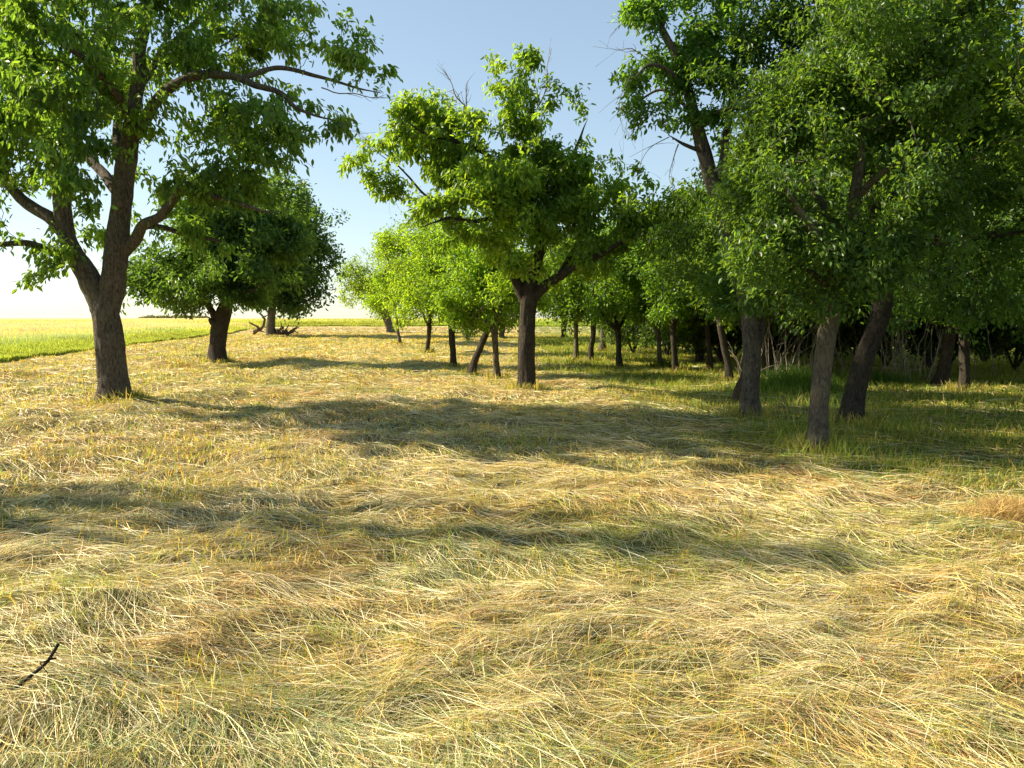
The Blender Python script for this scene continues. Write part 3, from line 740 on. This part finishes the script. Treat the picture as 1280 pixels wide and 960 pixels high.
tree('tall old pear tree with cracked hollow trunk, pale sparse top and hanging twigs', (937, 522),
     [[(937, 522, .165), (938, 485, .15), (940, 440, .15), (936, 400, .14), (925, 345, .125), (908, 285, .12), (893, 240, .12), (884, 205, .125), (874, 168, .11), (862, 120, .085), (845, 70, .07), (825, 30, .055), (806, -30, .035), (795, -100, .015)],
      [(892, 235, .08), (903, 200, .08), (908, 170, .065), (915, 120, .05, .3), (925, 60, .035, .6), (940, -10, .02, .8)],
      [(860, 115, .04), (835, 88, .035, -.3), (812, 80, .025, -.5), (790, 100, .01, -.6)],
      [(880, 190, .045), (855, 182, .03, -.2), (835, 170, .018, -.3)],
      [(850, 80, .04), (880, 40, .035, .2), (905, 0, .02, .4)],
      [(868, 145, .03), (830, 112, .025, .3), (800, 125, .018, .4), (785, 140, .008, .4)],
      [(942, 440, .09), (952, 415, .07, .2), (958, 380, .05, .3)]],
     [(860, 105, 42, 55), (850, 150, 45, 30), (805, 55, 32, 60), (800, 110, 30, 32), (895, 70, 38, 50), (820, 10, 50, 40), (905, 20, 60, 50), (790, 165, 18, 22), (940, 340, 45, 45, .4), (905, 330, 30, 50, .2), (860, -50, 80, 50), (925, 290, 42, 45, .5), (905, 250, 28, 22, -.3)],
     1100, 17500, .10, .42, .55, (.05, .115, .022), bark=M_bark, seed=81, gap=.05, name='pear_tree', spread=.08, yellow=.2, gs=1.4, barkd=.12,
     bare=[[(800, 110, .008, .4), (786, 130, .006, .4), (782, 170, .002, .4)], [(790, 95, .008, -.6), (775, 130, .005, -.6), (778, 165, .002, -.6)], [(820, 80, .01, -.3), (790, 60, .007, -.3), (770, 65, .003, -.3)],
           [(835, 172, .008, -.3), (812, 185, .005, -.3), (800, 215, .002, -.3)], [(800, 40, .01), (785, 25, .007), (768, 40, .003)], [(850, 180, .012), (840, 200, .006), (842, 232, .002)]])
tree('short dark trunk alone in the shaded grass before the black thicket', (1205, 490),
     [[(1205, 490, .12), (1206, 460, .11), (1205, 420, .11), (1204, 380, .10), (1215, 320, .07), (1225, 250, .04)], [(1204, 385, .07), (1180, 340, .05, -.5), (1150, 310, .03, -.8)], [(1205, 380, .06), (1240, 340, .05, -.6), (1280, 320, .02, -.9)]],
     [(1200, 345, 85, 48), (1150, 370, 55, 28, -1), (1250, 370, 60, 32, -1), (1220, 270, 80, 60), (1290, 300, 60, 70)],
     1000, 34000, .085, .5, .4, (.035, .08, .018), bark=M_barkd, seed=91, gap=-.5, name='plum_tree', spread=.13, yellow=.15)

# overhanging tree whose stem stands outside the frame: its boughs reach in from the side
tree('leafy tree reaching in with lighter broad leaves over the shaded grass', (8.6, 9.2),
     [[(0, 0, .2), (-.1, 1.2, .17), (-.2, 2.4, .16)], [(-.2, 2.3, .12), (-1.2, 3.4, .09, 0), (-2.4, 4.2, .05, .3)], [(-.2, 2.4, .13), (-.3, 4, .1), (-.6, 6, .05)], [(-.2, 2.4, .1), (.8, 4, .07, -.5), (1.5, 5.5, .03, -.8)]],
     [(-1.9, 4.3, 1.7, 1.4), (-.3, 5.5, 2.2, 1.6), (1.2, 4.4, 1.6, 1.6), (-1.2, 3.0, 1.3, .7)],
     1100, 36000, .085, .5, .4, (.06, .115, .02), bark=M_barkd, seed=95, gap=-.35, name='hazel_tree', spread=.12, yellow=.3, world=True)
# row of trees on the field side whose shade falls across the foreground (they stand beside the view)
for i, (x, y, lab) in enumerate([(-11.4, 8.3, 'cherry tree out in the open side, throwing shade on the near hay'), (-7.8, 7.3, 'cherry tree whose high boughs hang just above the view')]):
    tree(lab, (x, y), [[(0, 0, .25), (.1, 1, .22), (0, 2, .22)], [(0, 2, .15), (1.3, 3.6, .1, .3), (2.2, 5, .04, .3)], [(0, 2, .15), (-1.3, 3.6, .1, -.4), (-2, 5.2, .04, -.5)], [(0, 2, .12), (.1, 4, .1), (.2, 6, .03)]],
         [(0, 5.4, 2.4, .9, 0, .4), (1.2, 4.9, 1.3, .6, .2, .3), (-1.4, 4.6, 1.6, .8, 0, .35)], 200, 900, .15, .45, .6, (.045, .105, .02), seed=200 + i, gap=-.2, name='cherry_tree', spread=.15, world=True, detail=.7)

# ---- the wood behind
LBL = ['broad tree deep in the wood over the black thicket', 'dense tree behind the lone short trunk', 'tree at the near corner of the wood, thick with leaves', 'second row tree of the wood with a rounded top', 'tree of the wood behind the hollow trunk',
       'tall tree in the heart of the wood', 'bushy tree at the far end of the thicket', 'tree closing the wood beyond the slender trunks', 'tall tree rising behind the leaning dark trunk', 'tree of the wood furthest from the orchard', 'dense tree at the back corner of the wood', 'tree of the wood standing behind the pale stem']
wood = [(12.5, 23, 8.5, 3.4), (13.2, 19, 8, 3.2), (14.5, 14.5, 8.5, 3.2), (9.5, 24, 7.5, 2.8), (7.0, 21.0, 6.8, 2.4), (16.5, 20, 10, 3.6), (8.2, 30, 7.0, 2.8), (11.0, 34, 7.5, 3.2), (9.8, 17.5, 9.2, 2.7), (19, 27, 10, 4), (15.5, 31, 9.5, 4), (6.6, 27, 5.8, 2.2)]
protos = []
for i, (x, y, h, rad) in enumerate(wood):
    r = np.random.RandomState(300 + i)
    limbs = [[(0, 0, .17), (r.uniform(-.3, .3), 1.4, .15), (r.uniform(-.5, .5), 2.6, .13), (r.uniform(-.5, .5), h * .75, .05)]]
    for j in range(4):
        a = j * 1.57 + r.rand(); limbs.append([(limbs[0][2][0] * .9, 2.2, .08), (math.cos(a) * rad * .4, 3 + r.rand(), .06, math.sin(a) * rad * .4), (math.cos(a) * rad * .8, h * .6, .02, math.sin(a) * rad * .8)])
    bl = [(0, h * .66, rad * .8, h * .3), (-rad * .45, h * .42, rad * .6, h * .2, -.6), (rad * .45, h * .45, rad * .6, h * .22, .5), (0, h * .36, rad * .7, h * .14, -rad * .4), (0, h * .8, rad * .45, h * .18)]
    tree(LBL[i], (x, y), limbs, bl, 620, 21000, .115 + .0022 * y, .52, .35, (.038, .082, .018), group='trees of the wood behind the orchard', bark=M_barkd, seed=310 + i, gap=-.6, detail=.6, spread=.28,
         yellow=.18, name='woodland_tree', world=True, twig_r=.006, seg=.35)
# thicket at the foot of the wood
BL = [(6.0, 29.5), (7.4, 27.2), (8.7, 26), (10.2, 24.9), (11.7, 24.0), (13.2, 23.2), (14.7, 22.4), (16.2, 21.6), (17.7, 20.6), (19, 19.3), (5.2, 33), (7.4, 36), (9, 31), (12.5, 28), (16, 26)]
bwords = ['first bush past the open gap', 'bush below the pale stem', 'bush beside the dry brushwood', 'bush in line with the hollow trunk', 'bush behind the tall tuft of grass', 'bush behind the straight grey trunk', 'bush behind the leaning trunk', 'bush before the lone short trunk',
          'bush past the lone short trunk', 'bush at the outer end of the thicket', 'bush nearest the barley gap', 'bush on the far side of the open gap', 'bush in the second row near the gap', 'bush in the middle of the second row', 'bush at the end of the second row']
for i, (x, y) in enumerate(BL):
    r = np.random.RandomState(400 + i); h = r.uniform(2.3, 3.1)
    limbs = [[(0, 0, .05), (r.uniform(-.2, .2), .7, .04), (r.uniform(-.4, .4), 1.6, .03), (r.uniform(-.4, .4), h * .9, .012)]]
    for j in range(5):
        a = j * 1.26 + r.rand(); limbs.append([(0, .02, .035), (math.cos(a) * .4, .9, .03, math.sin(a) * .4), (math.cos(a) * .9, h * .7, .012, math.sin(a) * .9)])
    tree('blackthorn ' + bwords[i], (x, y), limbs, [(0, h * .55, 1.1, h * .42), (-.6, h * .4, .7, h * .3), (.6, h * .4, .7, h * .3)], 330, 9000, .12, .5, .2, (.03, .062, .016),
         group='blackthorn bushes at the foot of the wood', name='blackthorn_bush', cat='bush', bark=M_barkd, seed=410 + i, gap=-.9, detail=.6, spread=.18, yellow=.1, world=True, twig_r=.005, shell=2.2)
for o in [o for o in SC.objects if o.name.startswith('blackthorn')]:
    for c in o.children:
        if c.name.startswith('trunk'): c.name = 'stems'

# ---- dead stems and poles standing in the thicket
def sticks(name, label, cat, base, specs, mat, group=None, world=False, part=None):
    bx, by = base if world else G(*base)
    z = float(Hs(bx, by)); root = None
    tb = Tubes()
    for P, r0, r1, sd2 in specs:
        rr = np.random.RandomState(sd2); P = np.array(P, float)
        Q, q = spline(P, np.linspace(r0, r1, len(P)), .08)
        Q = Q + np.stack([n2(np.arange(len(Q)) * .31 + 5 * sd2, a * 3. + .5, 3) for a in range(3)], -1) * .03
        tb.add(Q, q, 7 if r0 > .02 else 5, bark=.1, seed=sd2)
        for _ in range(int(len(Q) / 7)):
            i = rr.randint(1, len(Q)); d = norm(Q[i] - Q[i - 1] + rr.normal(0, .08, 3)); l = rr.uniform(.1, .5) * min(1, r0 * 25)
            tb.add([Q[i], Q[i] + d * l * .5, Q[i] + d * l + rr.normal(0, .04, 3)], [q[i] * .55, q[i] * .4, .002], 4)
    V = np.vstack(tb.V); o = mesh(name, V, np.vstack(tb.F), mat, smooth=True)
    o.location = (bx, by, z + (float(H(bx, by)) - z)); tag(o, label, cat, group)
    return o
dl = [('pale bare pole standing upright behind the leaning dark trunk', (1126, 470), 1.9, .1, .022), ('thin pale pole slanting beside the upright bare pole', (1140, 474), 2.3, .75, .018), ('short grey dead stem between the grey and the leaning trunks', (1112, 462), 1.4, -.3, .02),
      ('dead pale stem in front of the lone short trunk', (1178, 474), 1.2, .3, .016), ('bare dead pole past the lone short trunk', (1240, 472), 1.5, -.2, .02), ('dead grey stem beside the tall tuft of grass', (985, 458), 1.9, .35, .022), ('twisted dead stem deep behind the hollow trunk', (962, 452), 1.7, -.4, .02),
      ('low dead stem at the foot of the wood', (1215, 462), 1.0, .5, .014)]
for i, (lb, px, hh, ln, rad) in enumerate(dl):
    sticks('dead_pole', lb, 'dead stem', px, [([(0, 0, -.1), (ln * .2, 0, hh * .35), (ln * .6, .1, hh * .7), (ln, .1, hh)], rad, rad * .5, 500 + i)], M_dead, group='dead stems in the thicket')
# tangle of hanging dead twigs around x 940-1060
for i, (px, py, lb) in enumerate([(960, 475, 'tangle of grey dead brushwood beside the hollow trunk'), (1000, 470, 'tangle of dead brushwood behind the tall green tuft'), (1090, 470, 'tangle of dead twigs between leaning trunk and poles'), (1160, 478, 'sparse dead twigs by the slanting poles')]):
    r = np.random.RandomState(520 + i); sp = []
    for j in range(26):
        x0 = r.uniform(-.9, .9); y0 = r.uniform(-.6, .6); h = r.uniform(.6, 2.4); lx = r.normal(0, .5)
        sp.append(([(x0, y0, -.05), (x0 + lx * .4, y0, h * .5), (x0 + lx, y0 + r.normal(0, .3), h)], r.uniform(.006, .016), .003, 530 + 30 * i + j))
    sticks('dead_brushwood', lb, 'brushwood', (px, py), sp, M_dead, group='dead brushwood under the wood edge')
# decayed leaning stem by the hollow trunk
sticks('rotten_snag', 'short rotten split trunk leaning against the foot of the hollow pear tree', 'broken trunk', (917, 503),
       [([(0, 0, -.08), (.07, .02, .22), (.17, .05, .45), (.27, .08, .68)], .075, .045, 601), ([(.05, 0, .1), (.1, -.03, .4), (.18, 0, .75)], .04, .012, 602)], M_rot)
# thin dead branch arching off at the same spot
sticks('fallen_bough', 'thin pale branch arching low out of the leaning dark trunk', 'branch', (905, 452), [([(0, 0, .0), (.3, 0, .35), (.8, -.1, .55), (1.3, -.1, .7)], .018, .006, 604)], M_dead)
sticks('bent_sapling', 'thin bent dark stem hooked over between pale trunks', 'dead stem', (764, 437), [([(0, 0, -.05), (.02, 0, .6), (-.1, 0, .95), (-.55, 0, 1.15)], .05, .03, 606)], M_barkd)
# brush pile at the far tree: each a stub of wood
r = np.random.RandomState(9); sp = []
for j in range(30):
    a = r.uniform(0, 6.28); l = r.uniform(.4, 1.0); x0 = r.uniform(-.6, 1.1); y0 = r.uniform(-.5, .3)
    sp.append(([(x0, y0, r.uniform(0, .3)), (x0 + math.cos(a) * l * .5, y0 + math.sin(a) * .3, r.uniform(.15, .5)), (x0 + math.cos(a) * l, y0 + math.sin(a) * .4, r.uniform(.1, 1.0))], r.uniform(.05, .12), .03, 610 + j))
sp.append(([(-1.9, 0, .3), (-1.3, 0, .55), (-1.0, 0, 1.3), (-1.4, 0, 1.8)], .14, .07, 650)); sp.append(([(-1.9, 0, .1), (-1.5, -.1, .6), (-2.2, 0, 1.0)], .12, .06, 651))
sticks('brush_pile', 'dark pile of pruned branches and broken wood at the foot of the round crowned tree', 'brush pile', (347, 421), sp, M_rot)
# stick in the foreground
gx, gy = G(60, 845); gx += .075; gy -= .17
sticks('broken_stick', 'short dark broken stick poking up from the near hay', 'stick', (gx, gy), [([(-.10, -.05, .0), (-.04, -.02, .055), (.02, .01, .11), (.065, .03, .165)], .009, .007, 700), ([(.03, .02, .10), (.055, .015, .105)], .008, .004, 701)], M_barkd, world=True)
for i, (px, py, lb, ln) in enumerate([(345, 577, 'dark clod of old twigs on the mown hay', .5), (420, 608, 'thin dark twig lying across a hay ridge', .7), (680, 590, 'small dark twig on the pale swath', .3)]):
    sticks('twig', lb, 'twig', (px, py), [([(-ln / 2, 0, .05), (0, .06, .07), (ln / 2, .02, .06)], .005, .002, 710 + i), ([(0, .05, .06), (ln * .2, .15, .08)], .003, .0015, 720 + i)], M_barkd, group='twigs lying on the hay')

# ---- tufts
def tuft(name, label, cat, base, n, rx, ry, L, c, seed, wd=.005, lean=(.2, 1.1), kind=None, mat=None):
    bx, by = G(*base); r = np.random.RandomState(seed)
    x = r.normal(0, rx, n); y = r.normal(0, ry, n); g = np.exp(-.5 * ((x / rx) ** 2 + (y / ry) ** 2))
    z0 = float(H(bx, by))
    o = blades(name, x, y, r.uniform(0, 6.28, n), L * r.uniform(.5, 1.1, n) * (.45 + .55 * g), np.full(n, wd) * r.uniform(.6, 1.3, n), np.zeros(n), r.uniform(*lean, n), np.array(c) * r.lognormal(0, .3, n)[:, None], mat or M_blade, K=5, seed=seed, flat=False,
               Hf=lambda a, b: H(a + bx, b + by) - z0)
    o.location = (bx, by, z0); tag(o, label, cat, None, kind); return o
tuft('grass_tuft', 'tall bright green clump of grass between the hollow and the grey trunks', 'grass tuft', (990, 490), 2600, .55, .4, .75, (.13, .22, .035), 801, .012)
tuft('grass_tuft', 'lower green grass clump right of the tall bright one, behind the grey trunk', 'grass tuft', (1085, 480), 1500, .5, .3, .5, (.09, .16, .03), 802, .01)
tuft('hay_mound', 'golden brown tussock of dry grass bulging at the edge of the shade', 'tussock', (1268, 640), 3500, .18, .16, .24, (.52, .36, .13), 803, .004, (.4, 1.6), mat=M_straw)
tuft('hay_mound', 'shaggy dark green heap of raked grass beside the thin dark twig', 'hay heap', (118, 640), 2600, .22, .16, .2, (.26, .25, .10), 804, .004, (.5, 1.7), mat=M_straw)
tuft('grass_tuft', 'weedy green tuft round the foot of the bowed brown trunk', 'grass tuft', (829, 462), 500, .25, .2, .5, (.09, .16, .03), 805, .018)
tuft('grass_tuft', 'small green tuft at the foot of the large forked cherry', 'grass tuft', (172, 509), 400, .12, .08, .22, (.2, .26, .05), 806, .006)
# uncut grass left standing round the trunks
r = np.random.RandomState(77); gx_, gy_ = [], []
for ft, n_, rr_ in [((145, 507), 700, .42), ((272, 455), 500, .45), ((658, 490), 600, .36), ((1022, 563), 600, .26), ((1060, 530), 600, .32), ((937, 522), 600, .3), ((1205, 490), 400, .3)] + [(q[0], 160, .26) for q in SM]:
    bx, by = G(*ft); a = r.uniform(0, 6.28, n_); q = rr_ * (.75 + np.abs(r.normal(0, .35, n_))); gx_.append(bx + np.cos(a) * q); gy_.append(by + np.sin(a) * q)
gx_ = np.concatenate(gx_); gy_ = np.concatenate(gy_); n_ = len(gx_); D_ = np.hypot(gx_, gy_)
cg = np.where((r.rand(n_) < .55)[:, None], np.array((.22, .27, .05)), np.array((.5, .40, .16))) * r.lognormal(0, .25, n_)[:, None]
o = blades('uncut_grass', gx_, gy_, r.uniform(0, 6.28, n_), r.uniform(.08, .30, n_), np.maximum(.004, D_ * .0008), np.full(n_, -.01), r.uniform(.1, .9, n_), cg, M_blade, K=4, seed=78, flat=False)
tag(o, 'uncut grass left standing in rings round the trunk feet', 'grass', None, 'stuff')
# red leaf lying in the hay
x0, y0 = G(1078, 826); z0 = float(H(x0, y0)) + .05
def petal(name, x, y, z, s, c, seed, label):
    r = np.random.RandomState(seed); t = np.linspace(0, 2 * math.pi, 12, endpoint=False)
    rad_ = s * (.75 + .25 * np.cos(t * 2) + r.uniform(-.08, .08, 12))
    V = np.stack([np.cos(t) * rad_, np.sin(t) * rad_ * .7, .35 * s * np.sin(t * 2) + .2 * s * np.cos(t)], -1); V = np.vstack([V, [[0, 0, -.15 * s]]])
    V2 = V + np.array((0, 0, -.0006))
    n = 13; F = []
    for i in range(12):
        j = (i + 1) % 12; F += [(i, j, 12, 12)]
    F3 = np.array([(a, b, c_) for a, b, c_, _ in F]); FF = np.vstack([F3, F3[:, ::-1] + n, [(i, i + n, (i + 1) % 12) for i in range(12)], [((i + 1) % 12, i + n, (i + 1) % 12 + n) for i in range(12)]])
    o = mesh(name, np.vstack([V, V2]), FF, M_leaf, col=np.tile(np.array(c), (2 * n, 1))); o.location = (x, y, z); o.rotation_euler = (.5, -.4, seed)
    tag(o, label, 'leaf', 'fallen coloured leaves'); return o
petal('fallen_leaf', x0, y0, z0, .016, (.38, .06, .03), 1, 'small red fallen leaf caught in the near hay')
petal('fallen_leaf', x0 + .05, y0 - .01, z0 - .003, .013, (.5, .22, .06), 2, 'small orange fallen leaf next to the red one')

# ---- far tree line beyond the barley
for i, (px, wpx, hpx) in enumerate([(192, 22, 11), (212, 20, 9), (233, 24, 11), (252, 18, 9), (181, 10, 4)]):
    Yf = 420.; k = Yf / 960; zb = float(Hs(0, Yf)); p = S(px, 402, Yf); hh = max(2., hpx * k)
    r = np.random.RandomState(900 + i); n = 1500
    root = empty('far_tree', (p[0], Yf, zb)); tag(root, ['dark round treetop on the skyline just behind the forked trunk', 'low grey green tree on the skyline', 'broad dusky tree on the skyline before the burr trunk', 'small dim tree on the skyline touching the burr trunk', 'tiny low bush on the bare skyline'][i], 'tree', 'trees on the skyline')
    zt = p[2] - zb + hh * .3
    tb = Tubes(); tb.add([(0, 0, 0), (.2, 0, zt * .5), (0, 0, zt * .9)], [.5, .4, .15], 8); tb.build('trunk', M_barkd, root)
    d = norm(r.normal(0, 1, (n, 3))) * (r.rand(n) ** .4)[:, None] * np.array((wpx * k * .5, wpx * k * .4, zt * .5)); d[:, 2] += zt * .62
    d *= 1
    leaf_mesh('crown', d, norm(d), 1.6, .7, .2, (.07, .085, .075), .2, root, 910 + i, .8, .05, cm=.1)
